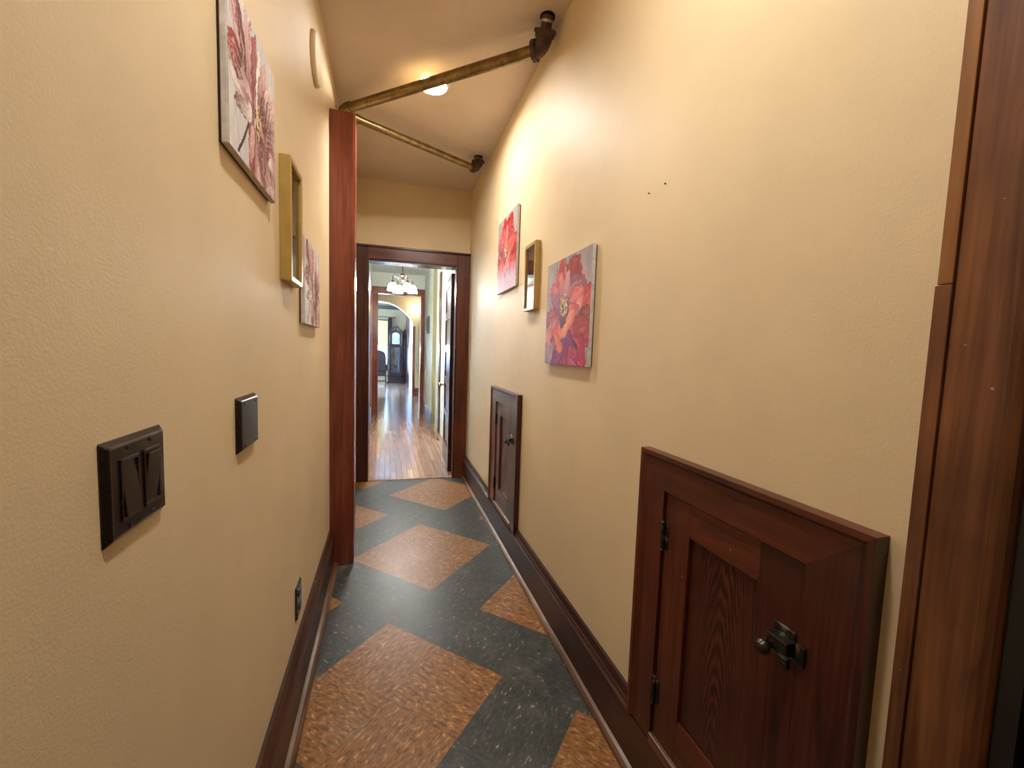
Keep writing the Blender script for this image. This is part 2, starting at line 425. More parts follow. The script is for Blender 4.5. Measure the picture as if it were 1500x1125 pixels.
# ------------------------------------------------------------------ access doors
def access_door(name, y0, W, zb, zt, label, latch, cw, cwn, ch):
    r = thing(name, label, 'access door', rw(y0), RA)
    D = .030
    # casing: far side, near side, head, with mitred corners (far = larger y)
    yi0, yi1, zi = cwn, W - cw, zt - ch
    def prof(o, i, dirn):      # outer->inner profile in (x, y): stepped back band then flat face
        s = dirn
        return [(0, o), (-D, o), (-D, o + s * .012), (-D + .004, o + s * .016), (-D + .008, o + s * .021), (-D + .010, i), (0, i)]
    def sweep(pa, pb, za, fa, fb):
        pass
    def mitre(side):
        b = new()
        if side == 'head':
            P0 = [(0, zt), (-D, zt), (-D, zt - .012), (-D + .004, zt - .016), (-D + .008, zt - .021), (-D + .010, zi), (0, zi)]
            # each profile point has its own y at both mitres
            A = []; B = []
            for x, z in P0:
                f = (zt - z) / ch
                A.append((x, f * cwn, z)); B.append((x, W - f * cw, z))
        else:
            A = []; B = []
            if side == 'near': P0 = prof(0, cwn, 1); c = cwn; fy = lambda y: y / cwn
            else: P0 = prof(W, W - cw, -1); c = cw; fy = lambda y: (W - y) / cw
            for x, y in P0:
                A.append((x, y, zb)); B.append((x, y, zt - fy(y) * ch))
        n = len(A)
        va = [b.verts.new(p) for p in A]; vb = [b.verts.new(p) for p in B]
        b.faces.new(va); b.faces.new(vb[::-1])
        for k in range(n): b.faces.new((va[k], va[(k + 1) % n], vb[(k + 1) % n], vb[k]))
        return b
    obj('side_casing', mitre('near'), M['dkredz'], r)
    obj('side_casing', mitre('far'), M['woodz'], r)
    obj('head_casing', mitre('head'), M['woody'], r)
    g = .005; sw = .092; dx = -.0125
    zs = zb + .022
    obj('sill', box(new(), -.023, 0, yi0 + .0, yi1, zb - .006, zs), M['ledge'], r, bev=.002)
    leaf = obj('door_leaf', box(new(), -.003, 0, yi0 + g, yi1 - g, zs + .002, zi - g), M['panel'], r)
    zr = zi - g - .085; zq = zs + .002 + .115
    for a, c in ((yi0 + g, yi0 + g + sw), (yi1 - g - sw, yi1 - g)):
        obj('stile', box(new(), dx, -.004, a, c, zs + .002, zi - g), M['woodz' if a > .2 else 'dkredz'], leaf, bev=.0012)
    obj('rail', box(new(), dx, -.004, yi0 + g + sw, yi1 - g - sw, zr, zi - g), M['woody'], leaf, bev=.0012)
    obj('rail', prism(new(), [(-.004, zs + .002), (dx, zs + .002), (dx, zq - .01), (dx + .003, zq), (-.004, zq)], 1, yi0 + g + sw, yi1 - g - sw), M['woody'], leaf)
    for z in (zi - .125, zb + .155):
        b = new(); tube(b, [(dx - .006, yi1 - .004, z - .034), (dx - .006, yi1 - .004, z + .034)], .0055, 12)
        tube(b, [(dx - .006, yi1 - .004, z + .034), (dx - .006, yi1 - .004, z + .038), (dx - .006, yi1 - .004, z + .043)], [.003, .0065, .003], 10)
        tube(b, [(dx - .006, yi1 - .004, z - .034), (dx - .006, yi1 - .004, z - .038), (dx - .006, yi1 - .004, z - .043)], [.003, .0065, .003], 10)
        box(b, dx - .003, dx + .001, yi1 - .02, yi1 - .004, z - .034, z + .034)
        obj('hinge', b, M['blackmetal'], leaf, smooth=True)
    zl = latch
    ys = yi0 + g
    b = new(); box(b, dx - .004, dx, ys + .004, ys + .05, zl - .022, zl + .03)             # back plate
    box(b, dx - .026, dx - .004, ys + .002, ys + .045, zl - .014, zl + .014)                # latch body
    box(b, dx - .034, dx - .022, ys - .006, ys + .012, zl - .03, zl - .008)                 # thumb piece
    box(b, dx - .014, dx + .002, ys - .022, ys - .004, zl - .018, zl + .02)                # keeper on the casing
    o = obj('latch', b, M['blackmetal'], leaf, bev=.002)
    b = new(); lathe(b, [(0, 0), (.006, 0), (.006, .012), (.013, .017), (.0145, .024), (.010, .031), (0, .033)], (dx - .012, ys + .043, zl - .018), 0, 20, -1)
    obj('knob', b, M['bronze'], leaf, smooth=True)
    return r
access_door('access_door', .404, .606, .178, 1.008, 'large near red-brown access door low on the right wall by the worn casing', .738, .1, .11, .1)
access_door('access_door', 2.226, .655, .186, 1.028, 'small far red-brown access door low on the right wall near the doorway', .735, .125, .115, .1)

# ------------------------------------------------------------------ pipes under the ceiling
def pipe_run(p0, p1, top, rad, label):
    r = thing('ceiling_pipe', label, 'pipe', p0)
    o = Vector(p0); q = Vector(p1) - o; t = Vector(top) - o
    d = q.normalized(); up = (t - q).normalized()
    obj('pipe', tube(new(), [(0, 0, 0), q - d * rad * 1.2], rad, 24), M['brass'], r, smooth=True)
    # wall-end elbow turning down behind the post
    back = Vector((-.05, .02, 0)).normalized()
    b = new(); R = rad * 1.55
    tube(b, [d * rad * 1.5, d * .2 * rad, -d * rad * .9 + Vector((0, 0, -rad * .35)), -d * rad * 1.5 + Vector((0, 0, -rad * 1.3)), -d * rad * 1.6 + Vector((0, 0, -rad * 2.6))], [rad * 1.18, rad * 1.2, rad * 1.2, rad * 1.2, rad * 1.15], 20)
    obj('elbow', b, M['brass'], r, smooth=True)
    b = new()
    pts = []; n = 7
    for k in range(n + 1):
        a = k / n * PI / 2
        pts.append(q - d * R * (1 - math.sin(a)) * 1.0 + up * R * (1 - math.cos(a)))
    tube(b, pts, R * .9, 22)
    tube(b, [q - d * R * 1.25, q - d * R * .75], R * 1.08, 22)
    e = q + up * R
    tube(b, [e - up * R * .1, e + up * R * .45], R * 1.08, 22)
    obj('elbow', b, M['iron'], r, smooth=True)
    L = (t - e).length
    b = new(); tube(b, [e, t + up * .004], rad * .95, 20)
    obj('nipple', b, M['iron'], r, smooth=True)
    tube_b = tube(new(), [t - up * .022, t - up * .012], rad * 1.02, 20)
    obj('thread_ring', tube_b, M['steel'], r, smooth=True)
    return r, t, up, e, R
r1, t1, up1, e1, R1 = pipe_run((-.238, 2.775, 2.715), (.694, 1.905, 2.705), (.690, 1.850, ZC), .027, 'thick brass pipe crossing the ceiling in front of the round light')
b = new(); tube(b, [e1 + up1 * .012, e1 + up1 * .026], [R1 * 1.3, R1 * 1.22], 6); obj('hex_collar', b, M['iron'], r1)
b = new(); lathe(b, [(.0, 0), (.034, 0), (.034, .003), (0, .003)], (t1.x, t1.y, t1.z - .0034), 2, 24); obj('ceiling_hole', b, M['void'], r1)
r2, t2, up2, e2, R2 = pipe_run((-.206, 2.865, 2.715), (.672, 3.262, 2.705), (.684, 3.275, ZC), .023, 'thinner brass pipe crossing the ceiling behind the thick one')
b = new(); lathe(b, [(.024, 0), (.050, .004), (.052, .008), (.04, .015), (.024, .018)], (t2.x, t2.y, t2.z - .045), 2, 24); obj('escutcheon', b, M['iron'], r2, smooth=True)
b = new(); lathe(b, [(.0, 0), (.034, 0), (.034, .003), (0, .003)], (t2.x, t2.y, t2.z - .0034), 2, 24); obj('ceiling_hole', b, M['void'], r2)

# ------------------------------------------------------------------ recessed lights
def downlight(x, y, label, mat='led'):
    r = thing('ceiling_light', label, 'light', (x, y, ZC))
    obj('trim_ring', lathe(new(), [(.0765, -.001), (.078, -.016), (.082, -.018), (.094, -.006), (.098, 0), (.0765, 0)], (0, 0, 0), 2, 32), M['white'], r, smooth=True)
    obj('diffuser', lathe(new(), [(0, -.002), (.0755, -.002), (.0755, -.0002), (0, -.0002)], (0, 0, 0), 2, 32), M[mat], r)
    return r
downlight(.245, 2.50, 'round recessed light glowing in the beige ceiling beside the thick pipe')
downlight(.22, .62, 'round recessed light in the ceiling above the near switches', 'led_bright')

# ------------------------------------------------------------------ wall disc
r = obj('wall_disc', lathe(new(), [(0, 0), (.098, 0), (.100, .004), (.099, .012), (.092, .018), (0, .019)], (0, 0, 0), 0, 40), M['wall'], loc=(XL, 1.99, 2.478), smooth=True,
        label='round cover plate painted tan high on the left wall', category='cover plate')

# ------------------------------------------------------------------ switch plates and outlet
def plate_mesh(W, H, t=.008, s=.006):
    b = new()
    A = [(0, 0, 0), (0, W, 0), (0, W, H), (0, 0, H)]
    B = [(t, s, s), (t, W - s, s), (t, W - s, H - s), (t, s, H - s)]
    va = [b.verts.new(p) for p in A]; vb = [b.verts.new(p) for p in B]
    b.faces.new(va); b.faces.new(vb)
    for k in range(4): b.faces.new((va[k], va[(k + 1) % 4], vb[(k + 1) % 4], vb[k]))
    return b
def screw(parent, y, z, t, mat='bronze'):
    b = new(); lathe(b, [(.0, 0), (.0034, 0), (.003, .0012), (0, .0016)], (t, y, z), 0, 14)
    return obj('screw', b, M[mat], parent, smooth=True)
r = thing('switch_plate', 'large dark double switch plate with two rocker switches on the left wall', 'light switch', (XL, .548, 1.035))
W, H = .130, .122
p = obj('plate', plate_mesh(W, H, .008, .008), M['bronze_shine'], r, bev=.002)
for k, y in enumerate((.041, .089)):
    fr = new()
    for (a, c, e, f) in ((y - .0185, y + .0185, .024, .028), (y - .0185, y + .0185, .094, .098), (y - .0185, y - .0155, .028, .094), (y + .0155, y + .0185, .028, .094)):
        box(fr, .007, .0105, a, c, e, f)
    obj('switch_frame', fr, M['bronze_shine'], r, bev=.0008)
    if k == 0: poly = [(.006, .0285), (.0135, .0285), (.0105, .061), (.0075, .0935), (.006, .0935)]
    else: poly = [(.006, .0285), (.0078, .0285), (.0105, .061), (.0140, .0935), (.006, .0935)]
    obj('rocker', prism(new(), poly, 1, y - .0152, y + .0152), M['bronze_shine'], r, bev=.0008)
    for z in (.013, .109): screw(r, y, z, .0078)
r = thing('wall_cover_plate', 'dark blank wall plate beyond the double switch on the left wall', 'wall plate', (XL, .972, 1.036))
obj('plate', plate_mesh(.130, .122, .011, .009), M['bronze_shine'], r, bev=.002)
for y in (.03, .1):
    for z in (.016, .106): screw(r, y, z, .0108)
r = thing('wall_outlet', 'small dark outlet plate low on the left wall above the baseboard', 'outlet', (XL, 1.534, .288))
obj('plate', plate_mesh(.088, .124, .007, .006), M['bronze_shine'], r, bev=.0015)
for z in (.036, .088):
    f = obj('socket_face', lathe(new(), [(0, 0), (.0165, 0), (.0165, .002), (.0155, .003), (0, .003)], (.007, .044, z), 0, 24), M['bronze_shine'], r, smooth=True)
    b = new(); box(b, .0095, .0105, .036, .0385, z - .002, z + .008); box(b, .0095, .0105, .0495, .052, z - .002, z + .008); box(b, .0095, .0105, .042, .046, z - .0105, z - .006)
    obj('socket_slots', b, M['void'], f)
screw(r, .044, .062, .007)

# ------------------------------------------------------------------ flower paintings
def vnoise(u, v, f, seed):
    rng = np.random.RandomState(seed); n = 64; g = rng.rand(n, n)
    x = u * f; y = v * f; i = np.floor(x).astype(int); j = np.floor(y).astype(int); a = x - i; c = y - j
    a = a * a * (3 - 2 * a); c = c * c * (3 - 2 * c)
    G = lambda p, q: g[p % n, q % n]
    return (G(i, j) * (1 - a) + G(i + 1, j) * a) * (1 - c) + (G(i, j + 1) * (1 - a) + G(i + 1, j + 1) * a) * c
def fbm(u, v, f, seed):
    return (vnoise(u, v, f, seed) * .5 + vnoise(u, v, f * 2.1, seed + 1) * .3 + vnoise(u, v, f * 4.3, seed + 2) * .2)
def lin(c): return np.array(srgb(*c)[:3])

def art(nu, nv, bg, bg2, petals, centre, seed, stem=None, streak=.5, white=.12):
    u, v = np.meshgrid(np.linspace(0, 1, nu), np.linspace(0, 1, nv), indexing='ij')
    k = fbm(u * 1.2, v * .6, 7, seed)[..., None]; k2 = fbm(u * 3, v * .8, 9, seed + 9)[..., None]
    img = lin(bg) * (1 - k) + lin(bg2) * k; img = img * (.85 + .3 * k2)
    wu = u + .05 * (fbm(u, v, 10, seed + 3) - .5) * 2; wv = v + .05 * (fbm(u, v, 10, seed + 5) - .5) * 2
    if stem:
        for (x0, y0, x1, y1, w) in stem:
            L = math.hypot(x1 - x0, y1 - y0); dx, dy = (x1 - x0) / L, (y1 - y0) / L
            s = (u - x0) * dx + (v - y0) * dy; t = np.abs((u - x0) * -dy + (v - y0) * dx + .01 * np.sin(s * 9))
            m = ((s > 0) & (s < L) & (t < w))[..., None]; img = np.where(m, lin((52, 36, 40)), img)
    for idx, (cx, cy, ang, L, Wd, c0, c1) in enumerate(petals):
        a = math.radians(ang); dx, dy = math.cos(a), math.sin(a)
        s = ((wu - cx) * dx + (wv - cy) * dy) / L; t = ((wu - cx) * -dy + (wv - cy) * dx)
        sc = np.clip(s, 0, 1)
        half = Wd * (np.sin(PI * np.clip(sc, 0, 1) ** .72) ** .62 + .04)
        q = t / np.maximum(half, 1e-4)
        ins = (s > 0) & (s < 1) & (np.abs(q) < 1)
        st = vnoise(q * 1.0 + idx * 3.1 + 20, sc * .35 + idx, 5, seed + 20 + idx) * .6 + vnoise(q * 2 + 40, sc * .6 + idx, 9, seed + 50 + idx) * .4
        col = lin(c0) * (1 - sc[..., None]) + lin(c1) * sc[..., None]
        col = col * (1 - streak / 2 + streak * st[..., None]) * 1.12
        wk = np.clip((st - .56) / .12, 0, 1)[..., None] * white
        col = col * (1 - wk) + lin((240, 226, 222)) * wk
        edge = np.clip((np.abs(q) - .78) / .22, 0, 1) * (.4 + .6 * (q > 0)); edge = np.maximum(edge, np.clip((sc - .9) / .1, 0, 1) * .35)
        col = col * (1 - .68 * edge[..., None])
        hl = np.clip(1 - np.abs(q + .45) / .16, 0, 1) * np.clip(1 - np.abs(sc - .6) / .38, 0, 1) * (st > .45)
        col = col * (1 - .55 * hl[..., None]) + lin((246, 218, 208)) * .55 * hl[..., None]
        img = np.where(ins[..., None], col, img)
    cx, cy, rx, ry = centre; rng = np.random.RandomState(seed)
    m = (((wu - cx) / rx) ** 2 + ((wv - cy) / ry) ** 2) < 1
    img = np.where(m[..., None] & (fbm(u, v, 22, seed + 7)[..., None] > .52), lin((74, 32, 28)), img)
    for _ in range(70):
        a = rng.rand() * 2 * PI; q = math.sqrt(rng.rand()); px, py = cx + rx * 1.05 * q * math.cos(a), cy + ry * 1.05 * q * math.sin(a)
        d = (((u - px) / .0085) ** 2 + ((v - py) / .0105) ** 2) < 1
        img = np.where(d[..., None], lin(random.choice([(232, 206, 150), (216, 178, 110), (240, 226, 190)])), img)
    return np.clip(img, 0, 1) ** 1.22

def art_mesh(name, parent, img, depth_x, y_left, y_right, z0, z1):
    """u runs from y_left to y_right, v from z0 to z1, at x = depth_x."""
    nu, nv = img.shape[:2]
    me = bpy.data.meshes.new(name)
    vs = []; cs = []
    for i in range(nu):
        for j in range(nv):
            vs.append((depth_x, y_left + (y_right - y_left) * i / (nu - 1), z0 + (z1 - z0) * j / (nv - 1)))
            cs.append((*img[i, j], 1))
    fs = [(i * nv + j, (i + 1) * nv + j, (i + 1) * nv + j + 1, i * nv + j + 1) for i in range(nu - 1) for j in range(nv - 1)]
    me.from_pydata(vs, [], fs)
    at = me.color_attributes.new('paint', 'FLOAT_COLOR', 'POINT')
    at.data.foreach_set('color', np.array(cs, dtype=np.float32).ravel())
    me.materials.append(M['art'])
    o = bpy.data.objects.new(name, me); C.objects.link(o); o.parent = parent
    return o

def coral_flower(seed, hot):
    D1, R1, C1, C2, PK, MV, MG, PU = (128, 40, 44), (182, 66, 62), (206, 100, 92), (228, 140, 118), (220, 160, 162), (156, 96, 116), (184, 62, 100), (138, 78, 130)
    P = [  # cx, cy, angle, length, half width, base colour, tip colour  (u left->right, v up)
        (.80, .50, 20, .34, .13, R1, (206, 66, 60)), (.78, .44, -5, .34, .10, D1, R1), (.74, .56, 55, .26, .10, MV, (196, 150, 150)),
        (.50, .60, 54, .46, .19, D1, (170, 58, 56)), (.54, .62, 70, .36, .10, D1, R1), (.43, .58, 98, .42, .15, D1, (190, 74, 70)), (.36, .62, 112, .34, .08, R1, C1),
        (.36, .52, 150, .42, .13, MV, (176, 140, 152)), (.30, .42, 175, .34, .12, R1, MV), (.34, .38, -160, .38, .11, MV, PK), (.22, .34, -125, .24, .09, C1, PK),
        (.60, .36, -18, .44, .16, D1, MG), (.58, .30, -40, .46, .18, MG, (196, 66, 96)), (.70, .34, 2, .30, .09, R1, (176, 62, 62)),
        (.46, .24, -52, .44, .20, PU, (186, 60, 112)), (.60, .14, -35, .26, .10, MG, (176, 70, 124)), (.36, .30, -110, .38, .17, PU, (166, 90, 148)), (.18, .20, -80, .20, .09, (170, 140, 165), PU), (.26, .26, -118, .30, .05, MV, (206, 160, 190)),
        (.42, .50, 136, .42, .12, MV, C1), (.40, .50, 141, .34, .06, MV, (170, 110, 128)),
        (.44, .52, 20, .50, .19, MV, (172, 96, 106)), (.56, .53, 17, .34, .12, C1, (214, 122, 108)),
        (.43, .55, 106, .36, .085, MV, C2), (.44, .55, 74, .34, .085, MV, (216, 160, 168)), (.47, .58, 72, .26, .04, (170, 104, 122), PK),
        (.40, .44, -148, .30, .10, MV, C1), (.40, .40, -125, .24, .10, C1, C2), (.30, .36, -30, .14, .07, C1, (230, 136, 104)),
        (.36, .33, 26, .46, .125, C2, C1), (.42, .31, 32, .36, .06, (234, 162, 140), C2), (.30, .21, -28, .17, .065, C2, (220, 120, 92)),
        (.45, .60, -95, .26, .12, MV, (120, 60, 76)),
    ]
    if hot: P = [(a, c, d, e, f, *[tuple(int(min(255, x * w)) for x, w in zip(g, (1.06, .84, .80))) for g in (p, q)]) for a, c, d, e, f, p, q in P]
    img = art(170, 170, (196, 186, 182), (158, 146, 150), P, (.45, .56, .085, .10), seed, streak=.55)
    if hot:                                   # lower part washes out into lavender
        u, v = np.meshgrid(np.linspace(0, 1, 170), np.linspace(0, 1, 170), indexing='ij')
        k = np.clip((.36 - v + .16 * (fbm(u * 4, v, 6, 3) - .5)) / .2, 0, 1)[..., None]
        wash = lin((206, 186, 204)) * (.75 + .4 * fbm(u * 3, v * .5, 8, 77)[..., None])
        img = img * (1 - .78 * k) + np.clip(wash, 0, 1) * .78 * k
    return img
def wine_flower(seed, dx=0):
    A, A2, B_, Cc, Wt = (104, 30, 34), (138, 58, 58), (184, 112, 110), (226, 196, 192), (238, 228, 224)
    P = [(.48, .36, 133, .70, .075, A2, Cc), (.48, .38, 126, .68, .045, A, B_), (.46, .38, 118, .74, .07, A2, A), (.48, .38, 112, .72, .05, B_, Wt), (.48, .38, 106, .70, .08, A2, Cc), (.50, .40, 99, .62, .045, Wt, B_),
         (.52, .40, 92, .58, .08, A2, B_), (.55, .42, 84, .52, .055, Wt, Wt), (.60, .42, 76, .54, .085, A2, Cc), (.66, .42, 64, .50, .085, B_, Wt), (.74, .42, 56, .44, .10, A, Cc), (.78, .40, 40, .36, .09, A2, Cc),
         (.40, .44, 160, .44, .11, Cc, A2), (.42, .40, 172, .40, .07, A2, Wt), (.42, .38, -172, .34, .07, Wt, A), (.24, .56, 165, .24, .10, A, (176, 70, 56)),
         (.80, .40, 12, .26, .10, A, Wt), (.78, .34, -20, .30, .10, A2, Cc), (.82, .28, -45, .30, .08, Wt, A), (.78, .22, -70, .26, .10, A2, Cc),
         (.50, .36, -98, .42, .13, B_, A2), (.46, .34, -108, .34, .05, Cc, B_), (.54, .36, -86, .44, .08, A2, Cc), (.60, .36, -74, .46, .09, A, B_), (.66, .36, -60, .46, .08, A2, Cc), (.60, .30, -66, .34, .05, A, A2), (.84, .08, -60, .2, .1, Cc, A2),
         (.62, .46, 70, .28, .05, A, A2), (.66, .44, -58, .22, .07, A2, A), (.10, .98, -80, .20, .07, A, B_)]
    P = [(a + dx, *r) for a, *r in P]
    return art(150, 150, (234, 230, 226), (208, 206, 210), P, (.57 + dx, .42, .055, .12), seed, stem=[(.14, .02, .40, .36, .012)], streak=1.0, white=.5)

def canvas(label, loc, rotz, W, H, D, img, side, group):
    """side=+1: hangs on the left wall and faces +x (y runs left->right); side=-1: on the right wall."""
    r = thing('canvas_painting', label, 'painting', loc, rotz, group)
    s = side
    obj('stretcher_frame', box(new(), 0, s * .005, .004, W - .004, .004, H - .004), M['stretcher'], r)
    obj('canvas_wrap', box(new(), s * .005, s * (D - .0006), 0, W, 0, H), M['wrap'], r, bev=.002)
    if s > 0: art_mesh('painted_front', r, img, D, .0015, W - .0015, .0015, H - .0015)
    else: art_mesh('painted_front', r, img, -D, W - .0015, .0015, .0015, H - .0015)
    return r
GL, GR = 'flower pictures on the left wall', 'flower pictures on the right wall'
canvas('large near canvas of a wine-red flower on white, left wall by the switches', (XL, .913, 1.643), 0, .334, .318, .018, wine_flower(11, 0), 1, GL)
canvas('smaller far canvas of a wine-red flower beside the reddish post', (XL, 1.645, 1.353), 0, .348, .315, .018, wine_flower(31, .02), 1, GL)
canvas('large near canvas of a coral and purple peony on the right wall', rw(1.394, 1.2255), RA, .451, .465, .020, coral_flower(5, False), -1, GR)
canvas('far canvas of a bright red peony fading to lavender on the right wall', rw(2.38, 1.678), RA, .450, .484, .020, coral_flower(17, True), -1, GR)

def framed(label, loc, rotz, W, H, D, side, seed):
    r = thing('picture_frame', label, 'picture frame', loc, rotz, 'narrow gold framed flower prints')
    s = side; fw = .016
    b = new()
    def bar(a0, a1, c0, c1, i0, i1, j0, j1):
        vs = []
        for x in (0, s * D):
            for (y, z) in ((a0, c0), (a1, c1), (i1, j1), (i0, j0)): vs.append(b.verts.new((x, y, z)))
        for f in ((0, 1, 2, 3), (7, 6, 5, 4), (0, 4, 5, 1), (1, 5, 6, 2), (2, 6, 7, 3), (3, 7, 4, 0)): b.faces.new([vs[k] for k in f])
    bar(0, W, 0, 0, fw, W - fw, fw, fw); bar(W, W, 0, H, W - fw, W - fw, fw, H - fw)
    bar(W, 0, H, H, W - fw, fw, H - fw, H - fw); bar(0, 0, H, 0, fw, fw, H - fw, fw)
    obj('frame', b, M['gold'], r, bev=.002)
    obj('mat_board', box(new(), s * .008, s * .0135, fw - .002, W - fw + .002, fw - .002, H - fw + .002), M['mat'], r)
    A, B_, Cc = (150, 50, 56), (206, 116, 116), (232, 190, 186)
    P = [(.5, .62, a, .36, .12, A, B_) for a in (20, 60, 100, 140, 180, -30)] + [(.5, .6, a, .26, .1, B_, Cc) for a in (40, 90, 150, -60, -120)]
    img = art(48, 90, (208, 198, 196), (166, 150, 152), P, (.5, .62, .08, .05), seed)
    lo = lin((214, 220, 226)); k = 36
    img[:, :k] = lo * (.8 + .35 * fbm(*np.meshgrid(np.linspace(0, 1, 48), np.linspace(0, 1, k), indexing='ij'), 8, seed)[..., None])
    m = .004
    if s > 0: art_mesh('print', r, img, .0145, fw + m, W - fw - m, fw + m, H - fw - m)
    else: art_mesh('print', r, img, -.0145, W - fw - m, fw + m, fw + m, H - fw - m)
    obj('glass_pane', box(new(), s * .020, s * .022, fw - .002, W - fw + .002, fw - .002, H - fw + .002), M['pglass'], r)
    return r
framed('gold framed print on the left wall between the two canvases', (XL, 1.368, 1.464), 0, .173, .361, .031, 1, 3)
framed('gold framed print on the right wall between the two peony canvases', rw(2.010, 1.503), RA, .176, .354, .030, -1, 8)

# two nail stubs left in the right wall
for y, z, lb in ((1.085, 1.762, 'tiny dark nail stub left in the tan wall, left one'), (1.010, 1.762, 'tiny dark nail stub left in the tan wall, right one')):
    o = obj('nail', lathe(new(), [(0, 0), (.0018, 0), (.0018, .005), (0, .006)], (0, 0, 0), 0, 10, -1), M['black'], loc=rw(y, z), label=lb, category='nail', group='nail stubs in the right wall')

# ================================================================== rooms beyond the doorway
D = 8.55
struct('floor', box(new(), -3.3, 1.3, 4.02, 16.1, -.1, 0), M['strips'], 'worn narrow-strip wood floor running through the rooms beyond', 'floor')
b = new(); box(b, -.39, -.27, 4.18, 4.5, 0, 2.77); box(b, -.39, -.27, 5.7, D + .12, 0, 2.77); box(b, -.39, -.27, 4.5, 5.7, 0, .8); box(b, -.39, -.27, 4.5, 5.7, 2.2, 2.77)
struct('wall_left', b, M['pale'], 'pale greenish white left wall of the second hall', 'wall')
b = new(); box(b, .80, .92, 4.1, 6.85, 0, 2.77); box(b, .755, .92, 6.87, D + .12, 0, 2.77)
struct('wall_right', b, M['pale'], 'pale greenish white right wall of the second hall', 'wall')
struct('ceiling', box(new(), -.5, 1.2, 4.16, D + .12, 2.77, 2.87), M['paleceil'], 'white ceiling of the second hall above the chandelier', 'ceiling')
b = new(); box(b, -.27, -.165, D, D + .12, 0, 2.77); box(b, .69, .755, D, D + .12, 0, 2.77); box(b, -.165, .69, D, D + .12, 2.372, 2.77)
struct('wall_back', b, M['pale'], 'pale wall around the second doorway', 'wall')
struct('corner_shade', box(new(), .74, .80, 6.848, 6.872, 0, 2.77), M['olive'], 'shaded corner face coloured olive on the right wall of the second hall', 'trim')  # shade on the wall corner, put in as an olive strip
r = thing('trim_5', 'reddish brown casing around the second doorway under the chandelier', 'door casing', (0, D, 0), kind='structure')
obj('side_casing', box(new(), -.266, -.155, -.026, 0, 0, 2.37), M['redz'], r, bev=.003)
obj('side_casing', box(new(), .683, .752, -.026, 0, 0, 2.37), M['redz'], r, bev=.003)
obj('head_casing', box(new(), -.266, .752, -.028, 0, 2.37, 2.49), M['redx'], r, bev=.003)
b = new(); box(b, -.167, -.15, -.01, .13, 0, 2.372); box(b, .68, .692, -.01, .13, 0, 2.372); box(b, -.15, .68, -.01, .13, 2.36, 2.374)
obj('jamb', b, M['redz'], r)
struct('trim_6', box(new(), -.27, -.248, 7.75, 8.4, 0, 2.3), M['redz'], 'orange brown door casing on the left wall of the second hall', 'door casing', bev=.003)
struct('trim_7', box(new(), .776, .80, 6.2, 6.36, 0, 2.45), M['dkredz'], 'dark door casing on the right wall behind the open door', 'door casing', bev=.003)
struct('baseboard_right', prism(new(), [(.755, 0), (.735, 0), (.735, .2), (.755, .22)], 1, 6.88, D - .03), M['basey'], 'dark baseboard on the right wall of the second hall', 'baseboard')
struct('baseboard_left', prism(new(), [(-.27, 0), (-.25, 0), (-.25, .2), (-.27, .22)], 1, 4.2, 7.74), M['basey'], 'dark baseboard on the left wall of the second hall', 'baseboard')

r = thing('added_hall_window', 'added unseen side window with a shade on the left of the second hall', 'window', (-.36, 4.5, .8), kind='structure')  # window added out of view to brighten the second hall with daylight
b = new()
for (y0, y1, z0, z1) in ((0, 1.2, 0, .05), (0, 1.2, 1.35, 1.4), (0, .05, .05, 1.35), (1.15, 1.2, .05, 1.35), (.05, 1.15, .68, .72)): box(b, -.02, .03, y0, y1, z0, z1)
obj('window_frame', b, M['redz'], r)
obj('pane', box(new(), .004, .008, .04, 1.16, .04, 1.36), M['glass'], r)
obj('shade', box(new(), .034, .037, .02, 1.18, .03, 1.38), M['added_shade_cloth'], r)  # shade of the added hall window

# open five-panel door
r = thing('door_1', 'open five-panel dark red door at the far doorway', 'door', (.628, 4.175, 0), -math.atan2(.04, .70), kind='structure')
DW, DH, T = .70, 2.055, .036
obj('door_core', box(new(), .010, T - .010, 0, DW, .012, DH), M['dkredz'], r)
for y0, y1 in ((0, .105), (DW - .105, DW)):
    obj('stile', box(new(), 0, T, y0, y1, .01, DH), M['dkredz'], r, bev=.002)
zs = [.01, .24, .53, .61, .90, .98, 1.26, 1.34, 1.62, 1.70, 1.95, DH]
for k in range(0, len(zs), 2):
    obj('rail', box(new(), 0, T, .105, DW - .105, zs[k], zs[k + 1]), M['dkredy'], r, bev=.003)
for z in (.26, 1.06, 1.88):
    b = new(); tube(b, [(T + .004, -.006, z - .045), (T + .004, -.006, z + .045)], .008, 12); box(b, T - .03, T, -.003, .001, z - .045, z + .045)
    obj('hinge', b, M['blackmetal'], r)
k = obj('door_knob', lathe(new(), [(0, 0), (.026, 0), (.026, .004), (.009, .008), (.009, .03), (.022, .036), (.027, .048), (.022, .06), (0, .064)], (0, DW - .06, .87), 0, 22, -1), M['nickel'], r, smooth=True)

